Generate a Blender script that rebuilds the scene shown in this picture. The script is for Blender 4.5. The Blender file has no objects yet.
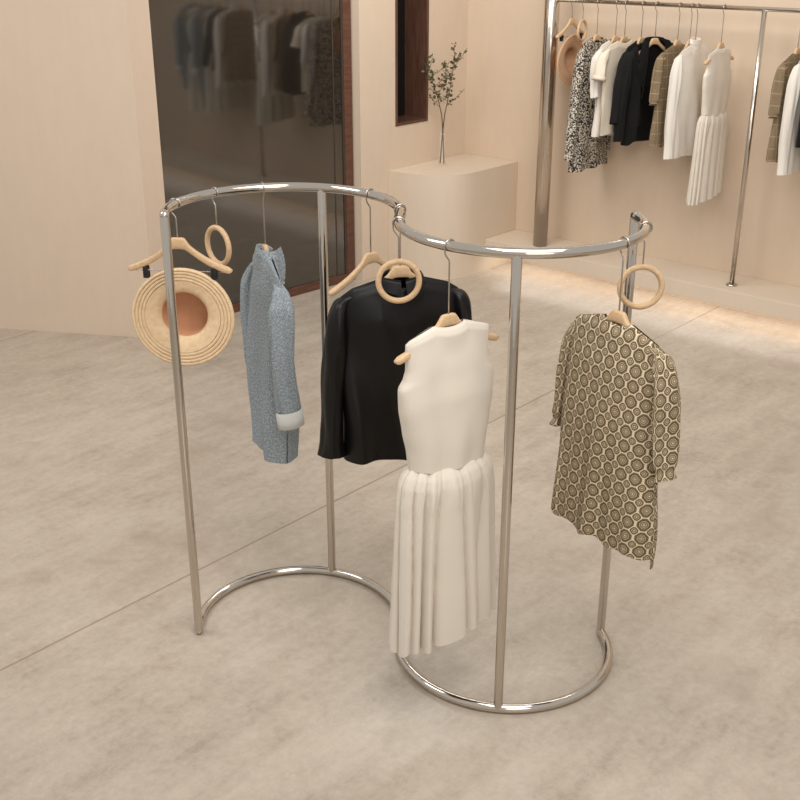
import bpy, math, random
from mathutils import Vector, Matrix, noise
random.seed(7)
C = bpy.context.scene.collection
PI = math.pi
S = 1.35                      # whole scene is laid out in rack units, scaled to metres at the end
YAW_ROOM = math.radians(48.6)
RU = Vector((math.cos(YAW_ROOM), math.sin(YAW_ROOM), 0))     # along the window wall, away from camera
RV = Vector((RU.y, -RU.x, 0))                                # along the rail wall, to the right


def room(u, v, z=0.0):
    p = RU * u + RV * v
    return Vector((p.x, p.y, z))


# ------------------------------------------------------------------ materials
def lin(c):
    return tuple(((x / 12.92) if x <= 0.04045 else ((x + 0.055) / 1.055) ** 2.4) for x in c)


def rgb(r, g, b):
    return lin((r / 255, g / 255, b / 255)) + (1.0,)


class NT:
    def __init__(self, name):
        self.m = bpy.data.materials.new(name)
        self.m.use_nodes = True
        self.t = self.m.node_tree
        self.b = self.t.nodes['Principled BSDF']

    def n(self, typ, **kw):
        nd = self.t.nodes.new(typ)
        for k, val in kw.items():
            if k.startswith('i_'):
                nd.inputs[k[2:].replace('_', ' ')].default_value = val
            else:
                setattr(nd, k, val)
        return nd

    def l(self, a, b):
        self.t.links.new(a, b)

    def math(self, op, a, b=None, c=None, clamp=False):
        nd = self.t.nodes.new('ShaderNodeMath')
        nd.operation = op
        nd.use_clamp = clamp
        for i, x in enumerate((a, b, c)):
            if x is None:
                continue
            if isinstance(x, (int, float)):
                nd.inputs[i].default_value = x
            else:
                self.l(x, nd.inputs[i])
        return nd.outputs[0]

    def mix(self, fac, a, b):
        nd = self.t.nodes.new('ShaderNodeMix')
        nd.data_type = 'RGBA'
        for i, x in ((0, fac), (6, a), (7, b)):
            if isinstance(x, (int, float, tuple)):
                nd.inputs[i].default_value = x
            else:
                self.l(x, nd.inputs[i])
        return nd.outputs[2]

    def ramp(self, fac, stops, const=False):
        nd = self.t.nodes.new('ShaderNodeValToRGB')
        cr = nd.color_ramp
        if const:
            cr.interpolation = 'CONSTANT'
        while len(cr.elements) < len(stops):
            cr.elements.new(0.5)
        for e, (p, col) in zip(cr.elements, stops):
            e.position = p
            e.color = col
        self.l(fac, nd.inputs[0])
        return nd.outputs[0]

    def set(self, **kw):
        for k, val in kw.items():
            k = k.replace('_', ' ')
            if isinstance(val, (int, float, tuple)):
                self.b.inputs[k].default_value = val
            else:
                self.l(val, self.b.inputs[k])
        return self

    def noise(self, vec, scale, detail=4, rough=0.55):
        nd = self.n('ShaderNodeTexNoise')
        nd.inputs['Scale'].default_value = scale
        nd.inputs['Detail'].default_value = detail
        nd.inputs['Roughness'].default_value = rough
        if vec is not None:
            self.l(vec, nd.inputs['Vector'])
        return nd.outputs[0]

    def bump(self, h, strength, dist):
        nd = self.n('ShaderNodeBump')
        nd.inputs['Strength'].default_value = strength
        nd.inputs['Distance'].default_value = dist
        self.l(h, nd.inputs['Height'])
        self.l(nd.outputs[0], self.b.inputs['Normal'])

    def mapped(self, src, scale=(1, 1, 1), rot=(0, 0, 0)):
        tc = self.n('ShaderNodeTexCoord')
        mp = self.n('ShaderNodeMapping')
        mp.inputs['Scale'].default_value = scale
        mp.inputs['Rotation'].default_value = rot
        self.l(tc.outputs[src], mp.inputs[0])
        return mp.outputs[0]


def mat_cloth(name, col, rough=0.85, var=0.08, weave=900, bump=0.25, sheen=0.0, spec=0.2):
    k = NT(name)
    v = k.mapped('UV')
    n1 = k.noise(v, 9, 3)
    dark = tuple(c * (1 - var) for c in col[:3]) + (1,)
    lite = tuple(min(1, c * (1 + var)) for c in col[:3]) + (1,)
    c = k.ramp(n1, [(0.3, dark), (0.7, lite)])
    k.set(Base_Color=c, Roughness=rough, Specular_IOR_Level=spec, Sheen_Weight=sheen)
    k.bump(k.noise(v, weave, 2), bump, 0.0006)
    return k.m


M = {}
# wood of the hangers
k = NT('beech_wood')
v = k.mapped('Object', (30, 60, 60))
g = k.noise(v, 2.2, 5)
k.set(Base_Color=k.ramp(g, [(0.25, rgb(196, 162, 124)), (0.75, rgb(216, 186, 148))]), Roughness=0.45, Specular_IOR_Level=0.35)
M['wood'] = k.m
# polished steel
k = NT('polished_steel')
k.set(Base_Color=(0.60, 0.55, 0.49, 1), Metallic=1.0, Roughness=0.09)
v = k.mapped('Object', (3, 3, 3))
k.bump(k.noise(v, 5, 2), 0.05, 0.01)
M['steel'] = k.m
k = NT('brushed_steel')
k.set(Base_Color=(0.60, 0.54, 0.48, 1), Metallic=1.0, Roughness=0.2)
M['steel2'] = k.m
k = NT('hook_wire')
k.set(Base_Color=(0.50, 0.46, 0.42, 1), Metallic=1.0, Roughness=0.25)
M['wire'] = k.m
k = NT('black_plastic')
k.set(Base_Color=rgb(28, 26, 25), Roughness=0.4)
M['plastic'] = k.m


def wall_mat(name, col, bump=0.15):
    k = NT(name)
    v = k.mapped('Object', (1, 1, 1))
    n = k.noise(v, 2.2, 5, 0.6)
    n2 = k.noise(k.mapped('Object', (3.0, 3.0, 0.7)), 6, 4, 0.6)
    mixn = k.math('MULTIPLY_ADD', n2, 0.5, k.math('MULTIPLY', n, 0.5))
    a = tuple(c * 0.975 for c in col[:3]) + (1,)
    b = tuple(min(1, c * 1.02) for c in col[:3]) + (1,)
    k.set(Base_Color=k.ramp(mixn, [(0.35, a), (0.65, b)]), Roughness=0.88, Specular_IOR_Level=0.15)
    k.bump(k.noise(v, 60, 4), bump, 0.002)
    return k.m


M['wall'] = wall_mat('cream_plaster', rgb(217, 198, 178))
M['wall_pale'] = wall_mat('pale_plaster', rgb(217, 199, 179))
M['wall_warm'] = wall_mat('warm_plaster', rgb(214, 194, 172))
M['plinth'] = wall_mat('plinth_plaster', rgb(218, 202, 182), 0.06)
# dark mirror glass
k = NT('dark_mirror')
v = k.mapped('Object', (40, 40, 1))
k.set(Base_Color=rgb(38, 33, 28), Roughness=0.05, Specular_IOR_Level=0.9, IOR=1.75, Coat_Weight=0.0)
M['mirror'] = k.m
k = NT('dark_glass')
k.set(Base_Color=rgb(26, 24, 22), Roughness=0.12, Specular_IOR_Level=0.5)
M['glass_dark'] = k.m
k = NT('walnut')
v = k.mapped('Object', (14, 14, 1.6))
n = k.noise(v, 3, 6, 0.65)
k.set(Base_Color=k.ramp(n, [(0.3, rgb(72, 47, 37)), (0.7, rgb(104, 72, 57))]), Roughness=0.4)
M['walnut'] = k.m
k = NT('redwood_frame')
v = k.mapped('Object', (2, 2, 14))
n = k.noise(v, 3, 6, 0.65)
k.set(Base_Color=k.ramp(n, [(0.3, rgb(74, 46, 35)), (0.7, rgb(112, 74, 57))]), Roughness=0.45)
M['redwood'] = k.m
k = NT('bronze_trim')
k.set(Base_Color=rgb(70, 60, 52), Roughness=0.35)
M['bronze'] = k.m

# concrete floor with expansion joints
k = NT('concrete')
tc = k.n('ShaderNodeTexCoord')
ob = tc.outputs['Object']
rv = k.n('ShaderNodeMapping')
rv.inputs['Rotation'].default_value = (0, 0, -YAW_ROOM)
k.l(ob, rv.inputs[0])
vec = rv.outputs[0]                  # x = along u, y = along -v
big = k.noise(vec, 0.55, 3, 0.5)
mid = k.noise(vec, 2.3, 8, 0.62)
mp = k.n('ShaderNodeMapping')
mp.inputs['Scale'].default_value = (0.7, 3.2, 1)
mp.inputs['Rotation'].default_value = (0, 0, math.radians(72))
k.l(vec, mp.inputs[0])
streak = k.noise(mp.outputs[0], 3.0, 6, 0.6)
fine = k.noise(vec, 24, 8, 0.75)
a = k.math('MULTIPLY_ADD', big, 0.16, k.math('MULTIPLY', mid, 0.30))
b = k.math('MULTIPLY_ADD', streak, 0.24, k.math('MULTIPLY', fine, 0.30))
tot = k.math('ADD', a, b)
col = k.ramp(tot, [(0.34, rgb(152, 138, 124)), (0.44, rgb(178, 165, 150)), (0.54, rgb(193, 181, 166)), (0.66, rgb(205, 194, 179))])
blot = k.noise(vec, 1.15, 9, 0.72)
col = k.mix(k.ramp(blot, [(0.52, (0, 0, 0, 1)), (0.66, (1, 1, 1, 1))]), col, rgb(170, 156, 141))
sep = k.n('ShaderNodeSeparateXYZ')
k.l(vec, sep.inputs[0])
jn = None
wob = k.math('MULTIPLY', k.math('SUBTRACT', k.noise(vec, 12, 4), 0.5), 0.006)
for jv in (2.739, 5.40, 0.08):
    d = k.math('ABSOLUTE', k.math('ADD', k.math('SUBTRACT', sep.outputs[1], jv * S), wob))
    j = k.math('SUBTRACT', 1.0, k.math('MULTIPLY', d, 1 / 0.009), clamp=True)
    jn = j if jn is None else k.math('MAXIMUM', jn, j)
jl = k.math('MULTIPLY', jn, 0.85)
col = k.mix(jl, col, rgb(138, 119, 98))
ro = k.math('MULTIPLY_ADD', mid, 0.34, 0.06)
k.set(Base_Color=col, Roughness=ro, Specular_IOR_Level=0.42)
hh = k.math('SUBTRACT', k.math('MULTIPLY', fine, 0.12), jn)
k.bump(hh, 0.25, 0.004)
M['floor'] = k.m

# cloth
M['ivory'] = mat_cloth('ivory_crepe', rgb(219, 210, 197), 0.8, 0.02, 1200, 0.12, 0.1)
M['white'] = mat_cloth('white_cotton', rgb(226, 219, 209), 0.85, 0.02, 1000, 0.15)
M['cream'] = mat_cloth('cream_linen', rgb(226, 213, 194), 0.9, 0.05, 800, 0.3)
M['black'] = mat_cloth('black_satin', rgb(15, 13, 12), 0.40, 0.1, 1200, 0.05, 0.0, 0.28)
M['blackwool'] = mat_cloth('black_wool', rgb(25, 24, 23), 0.8, 0.15, 700, 0.3, 0.05, 0.12)
M['charcoal'] = mat_cloth('charcoal_edge', rgb(52, 48, 44), 0.8, 0.1, 700, 0.3)

k = NT('blue_denim')
v = k.mapped('UV')
sp = k.noise(v, 170, 4, 0.85)
lg = k.noise(v, 14, 4, 0.6)
c1 = k.ramp(sp, [(0.36, rgb(92, 101, 110)), (0.5, rgb(140, 148, 153)), (0.64, rgb(198, 202, 202))])
c2 = k.mix(k.math('MULTIPLY', lg, 0.45), c1, rgb(134, 148, 160))
k.set(Base_Color=c2, Roughness=0.9, Specular_IOR_Level=0.15)
k.bump(sp, 0.3, 0.001)
M['denim'] = k.m
M['denim_pale'] = mat_cloth('pale_denim_inside', rgb(214, 215, 212), 0.9, 0.04, 500, 0.3)
M['denim_blue'] = mat_cloth('denim_light', rgb(158, 170, 182), 0.9, 0.10, 400, 0.3)

# ring-print fabric: rows of concentric rounded octagons with small ones between
k = NT('concentric_print')
v = k.mapped('UV', (1 / 0.043, 1 / 0.040, 1), (0, 0, 0.0))
sp = k.n('ShaderNodeSeparateXYZ')
k.l(v, sp.inputs[0])


def celld(offx, offy, stretch):
    x = k.math('ABSOLUTE', k.math('SUBTRACT', k.math('FRACT', k.math('ADD', sp.outputs[0], offx + 40)), 0.5))
    y = k.math('ABSOLUTE', k.math('SUBTRACT', k.math('FRACT', k.math('ADD', sp.outputs[1], offy + 40)), 0.5))
    x = k.math('MULTIPLY', x, stretch)
    s = k.math('MULTIPLY', k.math('ADD', x, y), 0.76)
    return k.math('MAXIMUM', k.math('MAXIMUM', x, y), s)


d1 = celld(0, 0, 1.08)
d2 = celld(0.5, 0.5, 1.08)
BR, CR, DK = rgb(120, 100, 72), rgb(214, 200, 172), rgb(80, 65, 46)
rings1 = [(0.0, CR), (0.06, BR), (0.14, CR), (0.165, BR), (0.265, CR), (0.29, DK), (0.36, BR), (0.415, DK), (0.455, CR)]
rings2 = [(0.0, CR), (0.05, BR), (0.13, CR), (0.155, BR), (0.22, DK), (0.265, CR)]
big_c = k.ramp(d1, rings1, True)
small_c = k.ramp(d2, rings2, True)
mask = k.math('LESS_THAN', d1, 0.455)
k.set(Base_Color=k.mix(mask, small_c, big_c), Roughness=0.75, Specular_IOR_Level=0.25)
M['print'] = k.m

# black and white speckled cloth
k = NT('speckled_print')
v = k.mapped('UV')
vo = k.n('ShaderNodeTexVoronoi')
vo.inputs['Scale'].default_value = 105
k.l(k.mapped('UV', (1, 1.3, 1)), vo.inputs['Vector'])
c = k.ramp(vo.outputs['Distance'], [(0.0, rgb(222, 212, 196)), (0.44, rgb(216, 206, 190)), (0.52, rgb(44, 38, 34))])
k.set(Base_Color=c, Roughness=0.8)
M['speckle'] = k.m

# tweed check
k = NT('tweed_check')
v = k.mapped('UV')
sp = k.n('ShaderNodeSeparateXYZ')
k.l(v, sp.inputs[0])
base = k.ramp(k.noise(v, 240, 3, 0.8), [(0.35, rgb(78, 64, 48)), (0.5, rgb(120, 102, 78)), (0.66, rgb(172, 152, 120))])
lx = k.math('LESS_THAN', k.math('FRACT', k.math('MULTIPLY', sp.outputs[0], 1 / 0.06)), 0.07)
ly = k.math('LESS_THAN', k.math('FRACT', k.math('ADD', k.math('MULTIPLY', sp.outputs[1], 1 / 0.06), 40)), 0.07)
lm = k.math('MULTIPLY', k.math('MAXIMUM', lx, ly), 0.35)
k.set(Base_Color=k.mix(lm, base, rgb(206, 188, 156)), Roughness=0.9)
M['tweed'] = k.m

# straw
k = NT('straw')
v = k.mapped('Object')
wv = k.n('ShaderNodeTexWave', wave_type='RINGS')
wv.rings_direction = 'Y'
wv.inputs['Scale'].default_value = 60
wv.inputs['Distortion'].default_value = 0.6
k.l(v, wv.inputs[0])
st = k.noise(v, 60, 3)
cs = k.ramp(st, [(0.3, rgb(210, 180, 144)), (0.7, rgb(224, 198, 162))])
k.set(Base_Color=cs, Roughness=0.75, Specular_IOR_Level=0.2)
k.bump(wv.outputs[0], 0.15, 0.001)
M['straw'] = k.m
M['straw_in'] = mat_cloth('straw_crown', rgb(196, 146, 112), 0.85, 0.06, 300, 0.3)
M['groove_shade'] = mat_cloth('straw_groove_shade', rgb(142, 104, 72), 0.85, 0.06, 300, 0.3)  # straw darkened to stand for shade in the brim grooves
M['straw_pink'] = mat_cloth('straw_rose', rgb(206, 166, 132), 0.8, 0.06, 300, 0.3)

k = NT('leaf_green')
v = k.mapped('Object')
k.set(Base_Color=k.ramp(k.noise(v, 25, 2), [(0.3, rgb(74, 76, 48)), (0.7, rgb(110, 108, 74))]), Roughness=0.6)
M['leaf'] = k.m
k = NT('twig')
k.set(Base_Color=rgb(88, 72, 52), Roughness=0.7)
M['twig'] = k.m
k = NT('clear_glass')
k.set(Base_Color=(0.95, 0.93, 0.9, 1), Roughness=0.03, Alpha=0.06, Specular_IOR_Level=0.5)
M['glass'] = k.m
k = NT('led_diffuser')
k.set(Base_Color=rgb(255, 240, 215), Emission_Color=rgb(255, 250, 243), Emission_Strength=1.5)
M['led'] = k.m


# ------------------------------------------------------------------ mesh helpers
class MB:
    def __init__(self):
        self.v, self.f, self.uv = [], [], []

    def grid(self, P, closed_u=False, closed_v=False, UV=None):
        """P[row][col] -> quads"""
        base = len(self.v)
        R, K = len(P), len(P[0])
        for row in P:
            self.v += [Vector(p) for p in row]
        for i in range(R if closed_v else R - 1):
            for j in range(K if closed_u else K - 1):
                i2, j2 = (i + 1) % R, (j + 1) % K
                self.f.append((base + i * K + j, base + i * K + j2, base + i2 * K + j2, base + i2 * K + j))
                if UV:
                    j2u = j + 1
                    self.uv.append((UV(i, j), UV(i, j2u), UV(i + 1, j2u), UV(i + 1, j)))
                else:
                    self.uv.append(None)
        return base

    def face(self, pts, uv=None):
        b = len(self.v)
        self.v += [Vector(p) for p in pts]
        self.f.append(tuple(range(b, b + len(pts))))
        self.uv.append(uv)

    def cap(self, idx):
        self.f.append(tuple(idx))
        self.uv.append(None)

    def box(self, lo, hi, fr=None):
        """axis box, optionally through a mapping function fr(x,y,z)"""
        fr = fr or (lambda x, y, z: Vector((x, y, z)))
        c = [fr(x, y, z) for z in (lo[2], hi[2]) for y in (lo[1], hi[1]) for x in (lo[0], hi[0])]
        b = len(self.v)
        self.v += c
        for f in ((0, 2, 3, 1), (4, 5, 7, 6), (0, 1, 5, 4), (2, 6, 7, 3), (0, 4, 6, 2), (1, 3, 7, 5)):
            self.f.append(tuple(b + i for i in f))
            self.uv.append(None)

    def tube(self, pts, rad, seg=12, cap=True, closed=False, flat=None):
        pts = [Vector(p) for p in pts]
        n = len(pts)
        rads = rad if isinstance(rad, (list, tuple)) else [rad] * n
        rows = []
        prevN = None
        for i, p in enumerate(pts):
            if closed:
                t = pts[(i + 1) % n] - pts[i - 1]
            else:
                t = pts[min(i + 1, n - 1)] - pts[max(i - 1, 0)]
            t.normalize()
            if prevN is None:
                a = Vector((0, 0, 1)) if abs(t.z) < 0.9 else Vector((1, 0, 0))
                N = (a - t * a.dot(t)).normalized()
            else:
                N = (prevN - t * prevN.dot(t)).normalized()
            prevN = N
            B = t.cross(N)
            r = rads[i]
            rows.append([p + N * (r * math.cos(2 * PI * j / seg)) + B * (r * math.sin(2 * PI * j / seg)) for j in range(seg)])
        b = self.grid(rows, closed_u=True, closed_v=closed)
        if cap and not closed:
            self.cap([b + j for j in range(seg)][::-1])
            self.cap([b + (n - 1) * seg + j for j in range(seg)])

    def build(self, name, mat, parent=None, smooth=True, sub=0):
        me = bpy.data.meshes.new(name)
        me.from_pydata([tuple(p) for p in self.v], [], self.f)
        if any(u is not None for u in self.uv):
            lay = me.uv_layers.new(name='UVMap')
            for poly, u in zip(me.polygons, self.uv):
                if u:
                    for li, q in zip(poly.loop_indices, u):
                        lay.data[li].uv = q
        me.materials.append(mat)
        if smooth:
            for p in me.polygons:
                p.use_smooth = True
        me.update()
        o = bpy.data.objects.new(name, me)
        C.objects.link(o)
        if parent is not None:
            o.parent = parent
        return o


def recalc(o):
    import bmesh
    bm = bmesh.new()
    bm.from_mesh(o.data)
    bmesh.ops.recalc_face_normals(bm, faces=bm.faces)
    bm.to_mesh(o.data)
    bm.free()
    return o


def edge_split(o, ang=35):
    md = o.modifiers.new('edge_split', 'EDGE_SPLIT')
    md.split_angle = math.radians(ang)
    return o


def bevel(o, w=0.004, seg=2):
    md = o.modifiers.new('bevel', 'BEVEL')
    md.width = w * S
    md.segments = seg
    md.limit_method = 'ANGLE'
    return o


def tag(o, label=None, cat=None, group=None, kind=None):
    if label: o['label'] = label
    if cat: o['category'] = cat
    if group: o['group'] = group
    if kind: o['kind'] = kind
    return o


def thing(name, label, cat, loc=(0, 0, 0), yaw=0.0, group=None):
    o = bpy.data.objects.new(name, None)
    C.objects.link(o)
    o.empty_display_size = 0.05
    o.location = loc
    o.rotation_euler = (0, 0, yaw)
    return tag(o, label, cat, group)


def copy_tree(o, parent=None):
    c = o.copy()
    C.objects.link(c)
    if parent is not None:
        c.parent = parent
    for ch in list(o.children):
        copy_tree(ch, c)
    return c


def smoothstep(a, b, x):
    t = min(1, max(0, (x - a) / (b - a)))
    return t * t * (3 - 2 * t)


def interp(tab, x):
    if x <= tab[0][0]:
        return tab[0][1]
    for (a, p), (b, q) in zip(tab, tab[1:]):
        if x <= b:
            t = (x - a) / (b - a)
            t = t * t * (3 - 2 * t) * 0.5 + t * 0.5
            return p + (q - p) * t
    return tab[-1][1]


def nz(x, y, z, s=1.0):
    return noise.noise(Vector((x * s, y * s, z * s)))


# ------------------------------------------------------------------ room shell
# floor
b = MB()
b.face([(-5.5, -2.5, 0), (6.5, -2.5, 0), (6.5, 9.6, 0), (-5.5, 9.6, 0)])
tag(b.build('floor', M['floor'], smooth=False), kind='structure')

WALL_H = 2.55
UB = 5.985                     # rail wall plane (u)
VW = -4.69                     # window wall plane (v)
TH = 0.12
# rail wall (right)
b = MB()
b.box((UB, VW - TH, 0), (UB + TH, 1.6, WALL_H), lambda x, y, z: room(x, y, z))
tag(b.build('wall_right', M['wall_warm'], smooth=False), kind='structure')
# window wall (back) with a deep slot
U0, U1 = 4.958, UB
WU0, WU1, WZ0, WZ1 = 5.276, 5.588, 0.929, 2.35
DEEP = 0.19
b = MB()
fr = lambda x, y, z: room(x, y, z)
VB = VW - 0.30
b.box((U0, VB, 0), (WU0, VW, WALL_H), fr)
b.box((WU1, VB, 0), (U1, VW, WALL_H), fr)
b.box((WU0, VB, 0), (WU1, VW, WZ0), fr)
b.box((WU0, VB, WZ1), (WU1, VW, WALL_H), fr)
tag(b.build('wall_back', M['wall_pale'], smooth=False), kind='structure')
# window lining
b = MB()
ft = 0.018
for lo, hi in (((WU0, VW - DEEP, WZ0), (WU0 + ft, VW + 0.004, WZ1)), ((WU1 - ft, VW - DEEP, WZ0), (WU1, VW + 0.004, WZ1)),
               ((WU0 + ft, VW - DEEP, WZ0), (WU1 - ft, VW + 0.004, WZ0 + ft)), ((WU0 + ft, VW - DEEP, WZ1 - ft), (WU1 - ft, VW + 0.004, WZ1))):
    b.box(lo, hi, fr)
win = thing('window_1', None, None, (0, 0, 0))
tag(win, kind='structure')
b.build('window_frame', M['walnut'], win, smooth=False)
b = MB()
b.box((WU0 + ft, VW - DEEP, WZ0 + ft), (WU1 - ft, VW - DEEP + 0.01, WZ1 - ft), fr)
b.build('window_pane', M['glass_dark'], win, smooth=False)

# left wall with its end return
E0 = Vector((-1.333, 5.732, 0))
E1 = Vector((-1.2585, 5.893, 0))
dl = Vector((-math.cos(math.radians(10.5)), math.sin(math.radians(10.5)), 0))
F0 = E0 + dl * 3.2
b = MB()
pl = [E0, E1, E1 + dl * 0.3 + Vector((0, .18, 0)), F0 + Vector((0.04, 0.36, 0)), F0]
n = len(pl)
for i in range(n):
    p, q = pl[i], pl[(i + 1) % n]
    b.face([p, q, q + Vector((0, 0, WALL_H)), p + Vector((0, 0, WALL_H))])
b.face([p + Vector((0, 0, WALL_H)) for p in pl])
wl = b.build('wall_left', M['wall'], smooth=False)
recalc(wl)
tag(wl, kind='structure')

# ------------------------------------------------------------------ big dark mirror
A = Vector((-0.295, 6.858, 0))
ANGM = math.radians(44.8)
dm = Vector((math.cos(ANGM), math.sin(ANGM), 0))
nm = Vector((dm.y, -dm.x, 0))           # towards the room


def mfr(x, y, z):                       # x back along the mirror from its right edge, y out of the plane
    p = A - dm * x + nm * y
    return Vector((p.x, p.y, z))


MLEN, MH = 1.40, 2.40
mir = thing('wall_mirror', 'tall dark tinted mirror in reddish wood frame beside the left wall', 'mirror', A, 0)
moff = A.copy()


def loc(fn):
    return lambda x, y, z: fn(x, y, z) - moff


mf = loc(mfr)
FW = 0.062
b = MB()
b.box((0, -0.05, 0), (FW, 0.012, MH), mf)
b.box((FW, -0.05, 0), (MLEN, 0.012, 0.052), mf)
b.box((FW, -0.05, MH - 0.06), (MLEN, 0.012, MH), mf)
bevel(b.build('frame', M['redwood'], mir, smooth=False), 0.003)
b = MB()
b.box((FW, -0.02, 0.052), (MLEN, 0.0, MH - 0.06), mf)
b.build('mirror_glass', M['mirror'], mir, smooth=False)
b = MB()
b.box((FW, 0.0, 0.052), (FW + 0.012, 0.006, MH - 0.06), mf)
b.box((FW + 0.075, 0.0, 0.052), (FW + 0.082, 0.003, MH - 0.06), mf)
b.build('inner_trim', M['bronze'], mir, smooth=False)

# ------------------------------------------------------------------ floating platform along the rail wall
PU, PZ0, PZ1 = 5.65, 0.122, 0.213
PV0, PV1 = -4.245, 1.4
p0 = room(5.8, -2.7)
plat = thing('display_platform', 'long low cream platform running along the wall under the clothes rail', 'platform', p0)
b = MB()
b.box((PU, PV0, PZ0), (UB - 0.001, PV1, PZ1), lambda x, y, z: room(x, y, z) - p0)
bevel(b.build('platform_slab', M['plinth'], plat, smooth=False), 0.003)
b = MB()
b.box((PU + 0.03, PV0 + 0.02, PZ0 - 0.004), (UB - 0.03, PV1, PZ0 - 0.0005), lambda x, y, z: room(x, y, z) - p0)
b.build('light_strip', M['led'], plat, smooth=False)

# ------------------------------------------------------------------ rounded pedestal in the corner
PH = 0.665
p1 = room(5.6, -4.45)
ped = thing('display_pedestal', 'cream plaster pedestal with rounded front corner standing in the wall corner', 'pedestal', p1)
VF = -4.247
out = []
ncur = 28
for i in range(ncur + 1):
    t = i / ncur * PI / 2
    c, s = math.cos(t), math.sin(t)
    e = 2 / 2.5
    out.append((5.56 - 0.355 * (c ** e), (VW + 0.001) + (VF - VW - 0.001) * (s ** e)))
out += [(5.8, VF), (UB - 0.002, VF), (UB - 0.002, VW + 0.001)]
b = MB()
P = [[room(x, y, z) - p1 for x, y in out] for z in (0.0, PH)]
b.grid(P, closed_u=True)
b.face([room(x, y, PH) - p1 for x, y in out])
o = b.build('pedestal_body', M['plinth'], ped)
recalc(o)
edge_split(o, 40)

# ------------------------------------------------------------------ vase with leafy branches
vb = room(0, 0) + Vector((0.271, 7.185, PH))
vase = thing('glass_vase', 'slim clear glass vase on the rounded pedestal', 'vase', vb)
b = MB()
prof = [(0.001, 0.0), (0.030, 0.0), (0.031, 0.006), (0.024, 0.04), (0.021, 0.10), (0.021, 0.19), (0.023, 0.21),
        (0.0215, 0.21), (0.0195, 0.19), (0.0195, 0.10), (0.0225, 0.04), (0.026, 0.010), (0.001, 0.010)]
b.grid([[(r * math.cos(a * PI / 12), r * math.sin(a * PI / 12), z) for a in range(24)] for r, z in prof], closed_u=True)
recalc(b.build('vase_glass', M['glass'], vase))


def branch(label, base, pts, seed, leaf_from, nl):
    rnd = random.Random(seed)
    t = thing('leafy_branch', label, 'branch', vb + Vector(base), 0, 'leafy branches in the glass vase')
    # camera-facing axis: image right is close to world +X here
    def curve(pp, n=16):
        res = []
        for i in range(n + 1):
            f = i / n * (len(pp) - 1)
            a = min(int(f), len(pp) - 2)
            q = f - a
            res.append(Vector(pp[a]).lerp(Vector(pp[a + 1]), q))
        return res
    stem = MB()
    main = curve(pts, 24)
    stem.tube(main, [0.0042 - 0.003 * i / 24 for i in range(25)], 6)
    tips = [main[int(24 * leaf_from):]]
    for i in range(7):
        j = int(24 * (leaf_from + (0.9 - leaf_from) * i / 7))
        st = main[j]
        ang = rnd.choice((-1, 1)) * rnd.uniform(0.5, 1.1)
        L = rnd.uniform(0.07, 0.16)
        d = Vector((math.sin(ang), rnd.uniform(-0.6, 0.6), math.cos(ang) * 0.9))
        tw = [st + d * (L * q / 6) + Vector((0, 0, 0.02 * (q / 6) ** 2)) for q in range(7)]
        stem.tube(tw, [0.0017] * 7, 5)
        tips.append(tw)
    stem.build('stem', M['twig'], t)
    lf = MB()
    for run in tips:
        m = nl if run is tips[0] else 9
        for i in range(m):
            f = rnd.uniform(0.12, 1) * (len(run) - 1)
            a = min(int(f), len(run) - 2)
            p = run[a].lerp(run[a + 1], f - a)
            d = Vector((rnd.uniform(-1, 1), rnd.uniform(-1, 1), rnd.uniform(-0.5, 0.9))).normalized()
            n_ = d.cross(Vector((rnd.uniform(-1, 1), rnd.uniform(-1, 1), rnd.uniform(-1, 1)))).normalized()
            L = rnd.uniform(0.016, 0.027)
            W = L * 0.42
            c = p + d * 0.006
            up = d.cross(n_) * 0.002
            lf.face([c, c + d * L * 0.3 + n_ * W * 0.8 + up, c + d * L * 0.65 + n_ * W + up, c + d * L,
                     c + d * L * 0.65 - n_ * W + up, c + d * L * 0.3 - n_ * W * 0.8 + up])
    lf.build('foliage', M['leaf'], t, smooth=False)


branch('left leafy green branch leaning toward the window in the glass vase', (0, 0, 0.012),
       [(0.012, 0, 0), (0.004, 0, 0.18), (-0.006, 0, 0.30), (-0.03, 0.01, 0.40), (-0.065, 0.0, 0.50), (-0.085, 0.0, 0.58), (-0.07, -0.01, 0.66)], 3, 0.42, 40)
branch('right taller leafy green branch leaning toward the rail in the glass vase', (0, 0.008, 0.012),
       [(-0.012, 0, 0), (0.0, 0, 0.18), (0.012, 0, 0.30), (0.035, -0.01, 0.42), (0.055, 0.0, 0.54), (0.07, 0.0, 0.64), (0.065, 0.01, 0.735)], 5, 0.42, 46)

# ------------------------------------------------------------------ wall rail
RAIL_Z, RAIL_U, RR = 1.687, 5.757, 0.0115
p2 = room(RAIL_U, -2.58, PZ1)
rail = thing('garment_rail', 'long steel clothes rail on posts standing on the platform by the wall', 'clothes rail', p2)
rl = lambda u_, v_, z: room(u_, v_, z) - p2
b = MB()
b.tube([rl(RAIL_U, -3.888, RAIL_Z), rl(RAIL_U, 0.55, RAIL_Z)], RR, 14)
b.build('crossbar', M['steel2'], rail)
for vv in (-3.888, 0.55):
    b = MB()
    b.tube([rl(RAIL_U, vv, PZ1), rl(RAIL_U, vv, WALL_H)], 0.045, 28)
    b.build('column', M['steel2'], rail)
for vv in (-2.58, -0.9):
    b = MB()
    b.tube([rl(RAIL_U, vv, PZ1), rl(RAIL_U, vv, RAIL_Z)], 0.0135, 16)
    po = b.build('post', M['steel2'], rail)
    b = MB()
    prof = [(0.0136, 0.012), (0.030, 0.010), (0.032, 0.004), (0.032, 0.0)]
    b.grid([[rl(RAIL_U, vv, PZ1) + Vector((r * math.cos(a * PI / 12), r * math.sin(a * PI / 12), z)) for a in range(24)] for r, z in prof], closed_u=True)
    b.build('base_flange', M['steel2'], po)

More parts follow.
